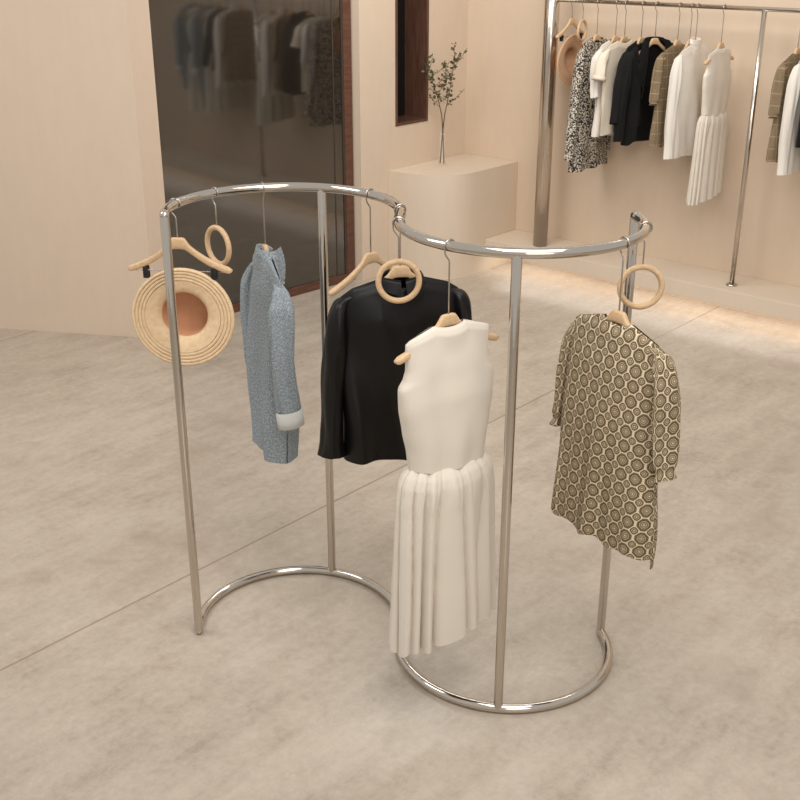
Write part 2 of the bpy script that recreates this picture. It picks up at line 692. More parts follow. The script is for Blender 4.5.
# ------------------------------------------------------------------ S-shaped rack
C1, C2, RAD = Vector((-0.3264, 2.9953, 0)), Vector((0.3234, 2.9032, 0)), 0.3279
RT = 0.0135
H = 1.35


def spath(z):
    pts = []
    for i in range(61):
        a = math.radians(186.1 + (-8.07 - 186.1) * i / 60)
        pts.append(C1 + Vector((math.cos(a), math.sin(a), 0)) * RAD)
    for i in range(1, 61):
        a = math.radians(171.93 + (369.9 - 171.93) * i / 60)
        pts.append(C2 + Vector((math.cos(a), math.sin(a), 0)) * RAD)
    for idx, q in ((0, Vector((-0.638, 2.962, 0))), (len(pts) - 1, Vector((0.636, 2.958, 0)))):
        # ease the last stretch of the rail into its upright
        d = q - (C1 if idx == 0 else C2)
        k_ = d.length / RAD
        for i in range(0, 14):
            j = abs(idx - i)
            c = C1 if idx == 0 else C2
            pts[j] = c + (pts[j] - c) * (1 + (k_ - 1) * (1 - i / 14) ** 1.5)
    return [Vector((p.x, p.y, z)) for p in pts]


rp0 = Vector((0, 2.95, 0))
rack = thing('s_curved_clothes_rack', 'polished steel S-shaped clothes rack standing on the concrete floor', 'clothes rack', rp0)
sp_top = spath(H)


def rod(name, pts, r, seg=18):
    bb = MB()
    pts = [p - rp0 for p in pts]
    # rounded ends
    d0 = (pts[0] - pts[1]).normalized()
    d1 = (pts[-1] - pts[-2]).normalized()
    pre, post, ra, rb_ = [], [], [], []
    for q in (1.0, 0.92, 0.7, 0.4):
        pre.append(pts[0] + d0 * r * q)
        ra.append(r * math.sqrt(max(0.0004, 1 - q * q)))
    for q in (0.4, 0.7, 0.92, 1.0):
        post.append(pts[-1] + d1 * r * q)
        rb_.append(r * math.sqrt(max(0.0004, 1 - q * q)))
    bb.tube(pre + pts + post, ra + [r] * len(pts) + rb_, seg)
    return bb.build(name, M['steel'], rack)


rod('top_rail', sp_top, RT)
rod('floor_rail', spath(RT + 0.0005), RT)
ends = spath(0)
for p in (ends[0], Vector((-0.235, 3.310, 0)), Vector((0.280, 2.578, 0)), ends[-1]):
    rod('upright', [Vector((p.x, p.y, RT + 0.001)), Vector((p.x, p.y, 0.7)), Vector((p.x, p.y, H - 0.0005))], RT * 0.97)


def on_rack(x, y):
    p = Vector((x, y, 0))
    best = min(sp_top, key=lambda q: (q.x - x) ** 2 + (q.y - y) ** 2)
    i = sp_top.index(best)
    t = (sp_top[min(i + 1, len(sp_top) - 1)] - sp_top[max(i - 1, 0)]).normalized()
    s = (Vector((x, y, H)) - best).dot(t)
    return best + t * s


# ------------------------------------------------------------------ hangers
LOOP = RT + 0.0025


def hook_mesh(drop, flip=1, side=0.0):
    """wire loop over the rail (rail axis = local Y through origin), then straight down to z=-drop"""
    b = MB()
    pts = []
    for i in range(22):
        a = math.radians(-38 + (205 + 38) * i / 21)
        pts.append((math.cos(a) * LOOP * flip, 0, math.sin(a) * LOOP))
    xs = pts[-1][0]
    z0 = pts[-1][2]
    for f, xx in ((0.25, 1.0), (0.5, 0.85), (0.75, 0.45), (1.0, 0.08)):
        pts.append((xs * xx, 0, z0 - 0.03 * f))
    pts += [(0, 0, z0 - 0.036), (0, 0, -drop * 0.7), (0, 0, -drop - 0.004)]
    b.tube(pts, 0.0021, 8)
    return b


def shoulder_mesh(top):
    """wooden shoulder: hump in the middle and arms curving to the tips at +-0.162; top = z of the hump"""
    b = MB()
    T = [(0, 0.0), (0.019, 0.0), (0.036, -0.024), (0.060, -0.041), (0.085, -0.056), (0.11, -0.068), (0.135, -0.078), (0.155, -0.085), (0.163, -0.091)]
    B = [(0, -0.034), (0.019, -0.035), (0.036, -0.045), (0.060, -0.062), (0.085, -0.077), (0.11, -0.089), (0.135, -0.098), (0.155, -0.103), (0.163, -0.098)]
    Y = [(0, 0.0075), (0.06, 0.0075), (0.12, 0.010), (0.15, 0.011), (0.163, 0.006)]
    xs = [i / 48 * 2 * 0.163 - 0.163 for i in range(49)]
    rows = []
    seg = 14
    for x in xs:
        ax = abs(x)

        def li(tab):
            for (a, p), (c, q) in zip(tab, tab[1:]):
                if ax <= c + 1e-9:
                    return p + (q - p) * (ax - a) / (c - a)
            return tab[-1][1]
        zt, zb, yy = li(T), li(B), li(Y)
        rows.append([])
        for j in range(seg):
            t = 2 * PI * (j + 0.5) / seg
            c, s = math.cos(t), math.sin(t)
            c = math.copysign(abs(c) ** 0.6, c)
            s = math.copysign(abs(s) ** 0.6, s)
            # gentle forward bow of the arms
            rows[-1].append((x, yy * c, top + (zt + zb) / 2 + (zt - zb) / 2 * s))
    bs = b.grid(rows, closed_u=True)
    b.cap([bs + j for j in range(seg)])
    b.cap([bs + 48 * seg + j for j in range(seg)])
    return b


def make_hanger(label, group, drop=0.174, flip=1):
    t = thing('wooden_hanger', label, 'hanger', (0, 0, 0), 0, group)
    hook_mesh(drop, flip).build('hook', M['wire'], t)
    recalc(shoulder_mesh(-drop).build('shoulder_bar', M['wood'], t))
    return t


def make_clip_hanger(label, group, drop=0.096):
    t = thing('clip_hanger', label, 'hanger', (0, 0, 0), 0, group)
    hook_mesh(drop).build('hook', M['wire'], t)
    recalc(shoulder_mesh(-drop).build('shoulder_bar', M['wood'], t)).scale = (0.94, 1, 1)
    b = MB()
    b.tube([(-0.142, -0.006, -drop - 0.088), (-0.135, 0, -drop - 0.099), (0.135, 0, -drop - 0.099), (0.142, -0.006, -drop - 0.088)], 0.0016, 8)
    bar = b.build('clip_bar', M['wire'], t)
    for x in (-0.100, 0.100):
        b = MB()
        z = -drop - 0.099
        b.box((x - 0.007, -0.013, z - 0.006), (x + 0.007, -0.004, z + 0.012))
        b.box((x - 0.0085, -0.009, z - 0.022), (x + 0.0085, -0.005, z - 0.002))
        b.box((x - 0.007, 0.004, z - 0.006), (x + 0.007, 0.010, z + 0.012))
        b.box((x - 0.0085, 0.003, z - 0.022), (x + 0.0085, 0.007, z - 0.002))
        b.box((x - 0.006, -0.008, z - 0.004), (x + 0.006, 0.008, z + 0.005))
        bevel(b.build('clip', M['plastic'], t, smooth=False), 0.001)
    return t


def make_ring_hanger(label, group, flip=1):
    t = thing('ring_hanger', label, 'hanger', (0, 0, 0), 0, group)
    hook_mesh(0.098, flip).build('hook', M['wire'], t)
    b = MB()
    R, r = 0.0550, 0.0080
    b.tube([(R * math.sin(2 * PI * i / 48), 0, -0.1595 + R * math.cos(2 * PI * i / 48)) for i in range(48)], r, 14, closed=True)
    b.build('ring', M['wood'], t)
    return t


def place(o, p, yaw, label=None, group=None):
    o.location = p
    o.rotation_euler = (0, 0, math.radians(yaw))
    if label: o['label'] = label
    if group: o['group'] = group
    return o


# ------------------------------------------------------------------ garments
def body(prof, dprof, hem, rows=60, cols=160, neck=0.05, dipF=0.03, dipB=0.012, zs=None, folds=None, seed=0,
         nopen=0.012, v0=0.0, v1=1.0, skew=0.0, twist=0.0, fy=1.0, open_front=None):
    """flattened tube hanging from a shoulder line.
    prof: (v, half width)  dprof: (v, half depth)  hem: z or function(x, side)"""
    b = MB()
    base_z = zs or (lambda x: -0.192 - 0.36 * max(0, abs(x) - 0.035) if abs(x) < 0.13 else -0.2262 - 0.55 * (abs(x) - 0.13))
    hemf = hem if callable(hem) else (lambda x, s: hem)
    P, UVs = [], []
    for i in range(rows + 1):
        v = (i / rows) ** 1.35
        w, d = interp(prof, v), interp(dprof, v)
        row, uvr = [], []
        for j in range(cols):
            t = 2 * PI * j / cols
            c, s = math.cos(t), math.sin(t)
            ce = math.copysign(abs(c) ** 0.9, c)
            se = math.copysign(abs(s) ** 0.8, s)
            x = w * ce
            front = s < 0
            nk = max(0.0, 1 - (abs(x) / neck) ** 2) if neck > 0 else 0
            zt = base_z(x) - (dipF if front else dipB) * math.sqrt(nk) * (1 - smoothstep(0, 0.35, v) * 0.0)
            dd = d + nopen * math.sqrt(nk) * (1 - smoothstep(0.0, 0.2, v))
            z = zt + (hemf(x, s) - zt) * v
            y = dd * se * (fy if front else 1.0)
            if folds:
                dx, dy, dz = folds(x, s, v, w)
                x += dx
                y += dy
                z += dz
            y += 0.006 * nz(x * 9 + seed, z * 5, (1 if front else 7) + seed) * smoothstep(0.03, 0.3, v)
            y += skew * v
            row.append((x, y, z))
            uvr.append(z)
        cum, tot_ = [0.0], 0.0
        for q in range(1, cols):
            a_, b_ = row[q - 1], row[q]
            tot_ += math.hypot(b_[0] - a_[0], b_[1] - a_[1])
            cum.append(tot_)
        c0 = cum[cols * 3 // 4]
        uvr = [(cum[q] - c0, uvr[q]) for q in range(cols)] + [(tot_ - c0 + 0.002, uvr[0])]
        P.append(row)
        UVs.append(uvr)
    b.grid(P, closed_u=True, UV=lambda i, j: UVs[i][j])
    return b


def sleeve(path, radii, seed=0, n=40, seg=36, amp=0.004, wr=(0.35, 0.75), wamp=0.004):
    """path: list of (x,y,z); radii: list of (f, across, depth)"""
    b = MB()
    pts = [Vector(p) for p in path]
    m = len(pts)

    def cr(f):
        f *= (m - 1)
        i = min(int(f), m - 2)
        t = f - i
        p0, p1, p2, p3 = pts[max(i - 1, 0)], pts[i], pts[i + 1], pts[min(i + 2, m - 1)]
        return 0.5 * ((2 * p1) + (p2 - p0) * t + (2 * p0 - 5 * p1 + 4 * p2 - p3) * t * t + (3 * p1 - p0 - 3 * p2 + p3) * t ** 3)
    ta = [(r[0], r[1]) for r in radii]
    tb = [(r[0], r[2]) for r in radii]
    P, UVs = [], []
    L = 0
    prev = None
    for i in range(n + 1):
        f = i / n
        p = cr(f)
        t = (cr(min(1, f + 0.01)) - cr(max(0, f - 0.01))).normalized()
        side = Vector((0, 1, 0)).cross(t).normalized()
        dep = t.cross(side)
        if prev is not None:
            L += (p - prev).length
        prev = p
        ra, rb = interp(ta, f), interp(tb, f)
        row, uvr = [], []
        for j in range(seg):
            a = 2 * PI * j / seg
            k_ = amp * 2.2 * nz(math.cos(a) * 1.8 + seed, math.sin(a) * 1.8, f * 2.4 + seed) * smoothstep(0.1, 0.35, f)
            dg = f * 9 + 2.2 * math.cos(a) + 1.2 * math.sin(a) + seed
            k_ += wamp * (abs(math.sin(dg)) ** 2 - 0.5) * smoothstep(wr[0] - 0.2, wr[0], f) * (1 - smoothstep(wr[1], wr[1] + 0.15, f))
            row.append(p + side * ((ra + k_) * math.cos(a)) + dep * ((rb + k_) * math.sin(a)))
            uvr.append((0.042 * a + seed * 0.013, -L))
        P.append(row)
        UVs.append(uvr)
    b.grid(P, closed_u=True, UV=lambda i, j: (UVs[min(i, n)][0][0] + 0.042 * 2 * PI * j / seg, UVs[min(i, n)][0][1]))
    return b


def collar(rx, ry, z, h, flare, open_deg=40, drop=0.03, tip=0.02, dip=0.02, n=40):
    """folded collar running round the back of the neck, open in front (-Y)"""
    b = MB()
    P = []
    for r in range(7):
        row = []
        for i in range(n + 1):
            a = math.radians(-90 + open_deg + (360 - 2 * open_deg) * i / n)
            e = abs(2 * i / n - 1) ** 3            # 1 at the collar points
            cx, cy = math.cos(a), math.sin(a)
            zz = z - dip * (1 - cy) / 2 * 1.2
            if r <= 3:
                f = r / 3
                row.append((rx * cx * (1 + 0.04 * f), ry * cy * (1 + 0.1 * f), zz + h * f * (1 - 0.5 * e)))
            else:
                f = (r - 3) / 3
                q = 1 + flare * f
                row.append((rx * cx * (1.04 + 0.4 * flare * f), ry * cy * (1.1 + q * 0.3 * f) - 0.004 * f, zz + h * (1 - 0.5 * e) + 0.004 * math.sin(f * PI) - (drop + tip * e) * f))
        P.append(row)
    b.grid(P, UV=lambda i, j: (j * 0.006, i * 0.01))
    return b


def cuff_band(path_end, direction, ra, rb, length, grow=0.0):
    b = MB()
    t = Vector(direction).normalized()
    side = Vector((0, 1, 0)).cross(t).normalized()
    dep = t.cross(side)
    P = []
    for i, (q, g) in enumerate(((0, 1.05), (0.1, 1.12), (0.5, 1.14), (1.0, 1.12), (1.0, 1.02), (0.6, 1.0))):
        p = Vector(path_end) + t * (length * q)
        g += grow * q
        P.append([p + side * (ra * g * math.cos(2 * PI * j / 32)) + dep * (rb * g * math.sin(2 * PI * j / 32)) for j in range(32)])
    b.grid(P, closed_u=True, UV=lambda i, j: (j * 0.005, i * 0.01))
    return b


def gathered_skirt(z_top, z_hem, wprof, dprof, npl=15, amp=((0, .02), (.03, .10), (.06, .17), (.2, .26), (1, .42)), seed=0, rows=70, cols=420, hemw=0.0):
    b = MB()
    P, UVs = [], []
    for i in range(rows + 1):
        v = i / rows
        w, d, A_ = interp(wprof, v), interp(dprof, v), interp(amp, v)
        row, uvr = [], []
        for j in range(cols):
            t = 2 * PI * j / cols
            tt = t + 0.30 * nz(math.cos(t) * 2.1 + seed, math.sin(t) * 2.1, v * 0.5 + seed)
            ph = tt * npl / 2 + 0.45 * math.sin(3 * t + seed)
            pl = abs(math.cos(ph)) ** 0.45             # round bulges, sharp valleys
            ph2 = tt * npl + 1.0
            fine = 0.3 * abs(math.cos(ph2)) * (1 - smoothstep(0.04, 0.26, v))
            loc_a = 0.75 + 0.6 * nz(math.cos(t) * 2.5, math.sin(t) * 2.5, seed + 3)
            m = 1 + A_ * loc_a * 1.15 * (pl - 0.72 + fine)
            c, s = math.cos(t), math.sin(t)
            x = w * math.copysign(abs(c) ** 0.92, c) * (1 + 0.35 * (m - 1))
            y = d * math.copysign(abs(s) ** 0.85, s) * m + 0.0 * v
            y += (m - 1) * 0.06 * s * smoothstep(0.02, 0.2, v)
            ztop = z_top + 0.010 * (1 - abs(c)) * (1 if s < 0 else 0) * -1.0
            z = ztop + (z_hem + 0.024 + 0.024 * c + hemw * nz(c * 2, s * 2, seed) - ztop) * v
            if v < 0.08:
                z += 0.012 * (pl - 0.4) * (1 - v / 0.08) * (v / 0.02 if v < 0.02 else 1)
            row.append((x, y, z))
            uvr.append((t * 0.1, z))
        P.append(row)
        UVs.append(uvr)
    b.grid(P, closed_u=True, UV=lambda i, j: UVs[i][j % cols])
    return b


# ---------- white sleeveless dress (bodice + gathered skirt)
def make_dress(label, group=None, seed=0, mat='ivory', zscale=1.0):
    t = thing('sleeveless_dress', label, 'dress', (0, 0, 0), 0, group)
    hem = lambda x, s: -0.588 + 0.012 * (abs(x) / 0.12) ** 2
    prof = [(0, 0.132), (0.10, 0.130), (0.22, 0.129), (0.28, 0.135), (0.33, 0.149), (0.37, 0.149), (0.5, 0.146), (0.7, 0.136), (0.88, 0.124), (1, 0.119)]
    dpr = [(0, 0.003), (0.015, 0.013), (0.05, 0.021), (0.3, 0.036), (0.5, 0.046), (0.8, 0.048), (1, 0.046)]

    def folds(x, s, v, w):
        return (0, (0.004 * math.sin(x * 70 + seed) * smoothstep(0.55, 1.0, v) - 0.006 * math.exp(-((x + 0.05) / 0.03) ** 2) * math.sin(v * PI)) * (-1 if s < 0 else 1), 0)
    b = body(prof, dpr, hem, rows=60, cols=140, neck=0.046, dipF=0.012, dipB=0.022, nopen=0.008, folds=folds, seed=seed,
             zs=lambda x: -0.193 - 0.33 * max(0, abs(x) - 0.035) - 0.35 * max(0, abs(x) - 0.12))
    b.build('bodice', M[mat], t)
    sk = gathered_skirt(-0.572, -1.118, [(0, .112), (.02, .119), (.045, .132), (.09, .143), (.2, .151), (.45, .157), (.7, .163), (1, .171)],
                        [(0, .040), (.02, .046), (.05, .060), (.10, .066), (.4, .068), (1, .074)], seed=seed, hemw=0.012)
    sk.build('skirt', M[mat], t)
    if zscale != 1.0:
        for ch in t.children:
            for q in ch.data.vertices:
                q.co.z = -0.25 + (q.co.z + 0.25) * zscale if q.co.z < -0.25 else q.co.z
    return t


# ---------- ring-print tunic
def make_tunic(label, mat, group=None, seed=0, hem=-0.80, dip=0.0, sl=0.56, cat='dress', name='printed_tunic', long_sleeve=False):
    t = thing(name, label, cat, (0, 0, 0), 0, group)
    hf = lambda x, s: hem + (0.006 * math.sin(x * 60)) - (0.035 * dip if s > 0 else 0)

    def folds(x, s, v, w):
        sg = -1 if s < 0 else 1
        a = smoothstep(0.2, 1.0, v)
        g = 0.006 * math.sin(x * 46 + 0.8 + seed) + 0.004 * math.sin(x * 83 + v * 2)
        side = smoothstep(0.7, 1.0, abs(x) / max(w, .01))
        return (0.006 * math.sin(v * 9 + seed) * side * a, g * a * sg * (1 - 0.6 * side), 0)
    prof = [(0, 0.160), (0.04, 0.165), (0.12, 0.165), (0.3, 0.168), (0.6, 0.178), (0.9, 0.188), (1, 0.190)]
    dpr = [(0, 0.003), (0.012, 0.013), (0.05, 0.022), (0.2, 0.040), (0.5, 0.052), (1, 0.062)]
    b = body(prof, dpr, hf, rows=70, cols=170, neck=0.048, dipF=0.013, dipB=0.020, nopen=0.008, folds=folds, seed=seed,
             zs=lambda x: -0.194 - 0.30 * max(0, abs(x) - 0.04) - 0.40 * max(0, abs(x) - 0.14))
    b.build('body_panel', M[mat], t)
    ze = -sl
    for sx in (-1, 1):
        path = [(sx * 0.120, 0.0, -0.234), (sx * 0.154, 0.0, -0.249), (sx * 0.176, 0, -0.29), (sx * 0.188, 0.002, -0.38), (sx * 0.200, 0.0, (ze - .40) / 2 - 0.02), (sx * 0.210, -0.004, ze)]
        if sx < 0:
            path = [(q[0] * 0.95, q[1] + 0.012, q[2]) for q in path]
        sl_ = sleeve(path, [(0, 0.006, 0.012), (0.15, 0.011, 0.016), (0.32, 0.016, 0.034), (0.6, 0.018, 0.046), (0.84, 0.016, 0.042), (0.92, 0.011, 0.030), (1, 0.016, 0.038)], seed=seed + sx, amp=0.0035, n=50)
        so = sl_.build('sleeve', M[mat], t)
    return t


# ---------- long-sleeved blouse / jacket
def make_blouse(label, mat, name='blouse', cat='top', group=None, seed=0, hem=-0.745, cuff=-0.72, spread=0.25, width=0.175, flare=1.0,
                collar_mat=None, collar_kind='fold', cuffs=None, hemcurve=0.0, neck=0.062, dipF=0.03, depth=1.0, cuff_len=0.03, sl_w=1.0, fold_amp=1.0, slope=0.27, csc=1.0, cuff_w=1.0):
    t = thing(name, label, cat, (0, 0, 0), 0, group)
    hf = lambda x, s: hem + hemcurve * (abs(x) / width) ** 2

    def folds(x, s, v, w):
        sg = -1 if s < 0 else 1
        a = smoothstep(0.15, 1.0, v) * fold_amp
        r = abs(x) / max(w, 0.01)
        g = 0.008 * math.sin(x * 40 + 1.3 + seed + v * 1.5) + 0.005 * math.sin(x * 71 + seed * 2 - v * 3)
        dr = 0.022 * math.sin((x * 26 - v * 5.5) + seed) * math.sin(v * PI) * fold_amp   # diagonal drape
        return (0.004 * math.sin(v * 11) * smoothstep(.8, 1, r) * a, (g * a + dr * 0.7) * sg * (1 - 0.5 * smoothstep(.75, 1, r)), 0.003 * math.sin(x * 38 + seed) * smoothstep(0.85, 1, v))
    prof = [(0, width - 0.012), (0.05, width - 0.008), (0.2, width - 0.010), (0.45, width - 0.008), (0.75, width - 0.010), (1, (width - 0.012) * flare)]
    dpr = [(0, 0.003), (0.012, 0.013), (0.06, 0.026 * depth), (0.2, 0.046 * depth), (0.5, 0.058 * depth), (1, 0.064 * depth)]
    b = body(prof, dpr, hf, rows=64, cols=160, neck=neck, dipF=dipF, dipB=0.002, folds=folds, seed=seed,
             zs=lambda x: -0.190 - slope * max(0, abs(x) - 0.05) - 0.38 * max(0, abs(x) - 0.14))
    b.build('body_panel', M[mat], t)
    W = width
    ds = (slope - 0.27) * (W - 0.055)
    for sx in (-1, 1):
        zl = cuff + 0.26
        x1 = W + 0.006
        x2 = spread - 0.026 * sl_w
        lx = lambda f: sx * (x1 + (x2 - x1) * f)
        path = [(sx * (W - 0.055), 0, -0.236 - ds), (sx * (W - 0.020), 0, -0.250 - ds), (sx * (W - 0.002), 0.001, -0.285 - ds), (lx(0.10), 0.004, -0.26 + zl * 0.25),
                (lx(0.35), 0.008, -0.26 + zl * 0.5), (lx(0.68), 0.004, -0.26 + zl * 0.77), (lx(1.0), -0.006, cuff)]
        s_ = sleeve(path, [(0, 0.006, 0.012), (0.12, 0.012, 0.016), (0.25, 0.019 * sl_w, 0.032 * depth), (0.45, 0.025 * sl_w, 0.050 * depth), (0.7, 0.028 * sl_w, 0.048 * depth), (0.92, 0.028 * sl_w, 0.042), (1, 0.030 * sl_w * cuff_w, 0.040)],
                    seed=seed * 1.7 + sx, amp=0.0045 * fold_amp, wamp=0.004 * fold_amp, wr=(0.45, 0.8), n=56)
        so = s_.build('sleeve', M[mat], t)
        if cuffs:
            d = Vector(path[-1]) - Vector(path[-2])
            cuff_band(path[-1], d, 0.030 * sl_w, 0.038, cuff_len).build('cuff', M[cuffs], so)
    if collar_kind == 'fold':
        collar(0.060 * csc, 0.030 * csc, -0.198, 0.022 * csc, 0.5, 6, 0.028 * csc, 0.016, 0.003).build('collar', M[collar_mat or mat], t)
    elif collar_kind == 'stand':
        b = MB()
        P = []
        for r, (q, z) in enumerate(((1.0, -0.215), (0.95, -0.20), (0.90, -0.185), (0.90, -0.166), (0.95, -0.162), (0.99, -0.170), (1.0, -0.188))):
            P.append([(0.050 * q * math.cos(2 * PI * i / 40), 0.034 * q * math.sin(2 * PI * i / 40), z + 0.006 * math.sin(2 * PI * i / 40)) for i in range(40)])
        b.grid(P, closed_u=True, UV=lambda i, j: (j * .006, i * .01))
        b.build('collar', M[collar_mat or mat], t)
    return t


# ---------- open blazer with lapels
def make_blazer(label, group=None, seed=0, hem=-0.745):
    t = thing('open_blazer', label, 'jacket', (0, 0, 0), 0, group)
    mat = M['blackwool']
    W = 0.178
    zs = lambda x: -0.186 - 0.24 * max(0, abs(x) - 0.05) - 0.38 * max(0, abs(x) - 0.14)
    # one back panel wrapping round to two open fronts
    b = MB()
    P, UVs = [], []
    for i in range(61):
        v = i / 60
        row, uvr = [], []
        w = interp([(0, W), (0.2, W - 0.008), (0.5, W - 0.02), (1, W + 0.004)], v)
        d = interp([(0, 0.004), (0.012, 0.015), (0.06, 0.03), (0.25, 0.055), (1, 0.075)], v)
        for j in range(121):
            a = math.radians(-90 + 44 + (360 - 88) * j / 120)
            c, s = math.cos(a), math.sin(a)
            x = w * math.copysign(abs(c) ** 0.9, c)
            y = d * math.copysign(abs(s) ** 0.8, s)
            if s < 0:
                y -= 0.03 * smoothstep(0.1, 0.6, v) * (1 - abs(x) / w)
            ef = smoothstep(0.85, 1.0, abs(2 * j / 120 - 1))
            y -= 0.018 * ef * smoothstep(0.0, 0.4, v)
            zz = zs(x)
            z = zz + (hem + (0.03 * ef) - zz) * v
            y += 0.006 * math.sin(x * 50 + seed) * v * (1 if s > 0 else -1)
            row.append((x, y, z))
            uvr.append((x, z))
        P.append(row)
        UVs.append(uvr)
    b.grid(P, UV=lambda i, j: UVs[i][j])
    b.build('body_panel', mat, t)
    # wide lapels
    for sx in (-1, 1):
        b = MB()
        P = []
        for i in range(25):
            f = i / 24
            z = -0.178 - 0.30 * f
            xin = 0.052 + 0.050 * f
            ww = 0.070 * math.sin(PI * min(1, f * 1.1 + 0.12)) ** 0.7 + 0.006
            if 0.30 < f < 0.36:
                ww *= 0.75
            P.append([(sx * (xin + ww * q), -0.030 - 0.034 * smoothstep(0, .6, f) - 0.012 * math.sin(q * PI) - 0.006 * q, z - 0.012 * q) for q in (0, .25, .5, .75, 1)])
        b.grid(P, UV=lambda i, j: (j * .02, i * .012))
        b.build('lapel', mat, t)
    collar(0.070, 0.036, -0.196, 0.028, 0.6, 60, 0.036, 0.012, 0.01).build('collar', mat, t)
    for sx in (-1, 1):
        path = [(sx * 0.125, 0, -0.232), (sx * 0.160, 0, -0.248), (sx * 0.184, 0, -0.30), (sx * 0.200, 0.004, -0.42), (sx * 0.214, -0.004, -0.56), (sx * 0.226, -0.02, -0.72)]
        sleeve(path, [(0, .006, .012), (.15, .014, .024), (.3, .024, .046), (.5, .028, .054), (1, .028, .044)], seed=seed + sx, amp=0.004).build('sleeve', mat, t)
    return t


# ---------- short-sleeved tee
def make_tee(label, group=None, seed=0):
    t = thing('short_sleeved_tee', label, 'top', (0, 0, 0), 0, group)

    def folds(x, s, v, w):
        sg = -1 if s < 0 else 1
        return (0, (0.010 * math.sin(x * 48 + seed) + 0.005 * math.sin(x * 90)) * smoothstep(.2, 1, v) * sg, 0.008 * math.sin(x * 45) * smoothstep(.8, 1, v))
    body([(0, .172), (.1, .176), (.3, .170), (1, .182)], [(0, .003), (.012, .013), (.06, .028), (.25, .05), (1, .062)], -0.70, neck=.062, dipF=.02, folds=folds, seed=seed, cols=140,
         zs=lambda x: -0.190 - 0.27 * max(0, abs(x) - 0.05) - 0.38 * max(0, abs(x) - 0.14)).build('body_panel', M['cream'], t)
    for sx in (-1, 1):
        path = [(sx * .125, 0, -.236), (sx * .160, 0, -.250), (sx * .190, 0, -.285), (sx * .208, 0, -.33), (sx * .220, 0, -.375)]
        so = sleeve(path, [(0, .006, .012), (.25, .014, .024), (.5, .026, .046), (1, .030, .056)], seed=seed + sx, n=24, wamp=0).build('sleeve', M['cream'], t)
        cuff_band(path[-1], (sx * .25, 0, -1), .030, .056, .022, 0.06).build('turn_up', M['cream'], so)
    return t


# ---------- straw hat (brim faces -Y, crown goes back to +Y)
def make_hat(label, mat='straw', group=None, wob=0.0, ex=0.153, ez=0.144):
    t = thing('straw_hat', label, 'hat', (0, 0, 0), 0, group)
    cz = -0.329
    z0 = -0.190                     # top edge held by the clips
    prof = [(0.0, 0.085), (0.2, 0.084), (0.36, 0.078), (0.41, 0.066), (0.435, 0.040), (0.45, 0.018), (0.48, 0.006), (0.55, 0.0)]
    edges = (0.735, 0.80, 0.865, 0.93)
    rr = [(q, y) for q, y in prof] + [(0.62, -0.003), (0.70, -0.005)]
    for e in edges:
        rr += [(e - 0.008, -0.006), (e - 0.002, -0.006), (e, -0.0005), (e + 0.006, -0.0005), (e + 0.009, -0.006), (e + 0.03, -0.008)]
    rr += [(0.985, -0.006), (1.0, -0.003), (1.0, 0.002), (0.985, 0.003)]
    N = 96

    def pt(q, y, a):
        c, s = math.cos(a), math.sin(a)
        w = wob * math.sin(2 * a + 0.6) * max(0, q - 0.5) * 2
        # crown sits a touch above the middle
        return (ex * q * c + 0.004, y + w + 0.05 * (s * q - 1) * 0.35 - 0.002, cz + ez * q * s + 0.006 * (1 - q))
    rr = [(max(q, 0.002), y) for q, y in rr]
    brim = [x for x in rr if x[0] >= 0.449]
    crown = [x for x in rr if x[0] <= 0.451]
    b = MB()
    b.grid([[pt(q, y, 2 * PI * j / N) for j in range(N)] for q, y in brim], closed_u=True, UV=lambda i, j: (j * .01, i * .02))
    b.build('brim', M[mat], t)
    b = MB()
    b.grid([[pt(q, y, 2 * PI * j / N) for j in range(N)] for q, y in crown], closed_u=True, UV=lambda i, j: (j * .01, i * .02))
    b.build('crown', M['straw_in' if mat == 'straw' else mat], t)
    for e in edges:  # dark ring over each brim groove: its shade painted as colour
        b = MB()
        b.grid([[pt(q, -0.0016, 2 * PI * j / N) for j in range(N)] for q in (e - 0.001, e + 0.0075)], closed_u=True, UV=lambda i, j: (j * .01, i * .02))
        b.build('groove_shade_ring', M['groove_shade'], t)
    return t


# ------------------------------------------------------------------ dress the S rack
GH = 'hangers on the curved rack'
up = Vector((0, 0, 0.0))


def hang(o, x, y, yaw, z=None):
    p = on_rack(x, y)
    return place(o, p + Vector((0, 0, 0)), yaw)


# hat
ph = on_rack(-0.637, 3.095)
place(make_clip_hanger('wooden clip hanger holding the straw hat at left end of the curved rack', GH), ph, -6)
place(make_hat('wide pale straw hat with grooved brim hanging at the left end of the curved rack'), ph, -6)
# scarf ring at left
pr = on_rack(-0.554, 3.251)
ring0 = make_ring_hanger('oval-looking wooden ring hanger just right of the straw hat', GH)
place(ring0, pr, -46)
# denim shirt
pd = on_rack(-0.412, 3.311)
hang0 = make_hanger('wooden hanger inside the blue denim shirt on the curved rack', GH)
dh = copy_tree(hang0)
place(dh, pd, 112)
for ch in dh.children:
    if ch.name.startswith('shoulder'):
        ch.scale = (0.6, 1, 1)
den = make_blouse('pale blue denim shirt seen edge-on between the straw hat and the black blouse', 'denim', 'denim_shirt', 'shirt', None, 2.0,
                  hem=-0.86, cuff=-0.66, spread=0.19, width=0.160, flare=0.86, collar_kind='fold', collar_mat='denim', slope=0.55, csc=0.78, cuffs='denim_pale', cuff_len=0.055, sl_w=1.0, depth=0.8)
b = MB()
b.grid([[(0.012 + 0.012 * q, -0.026 - (0.042 * math.sin(PI * (0.25 + 0.6 * f))) * q, -0.205 - 0.16 * f + 0.012 * q) for q in (0, .33, .66, 1)] for f in [i / 12 for i in range(13)]],
       UV=lambda i, j: (j * .015, i * .013))
b.build('front_placket', M['denim'], den)
b = MB()
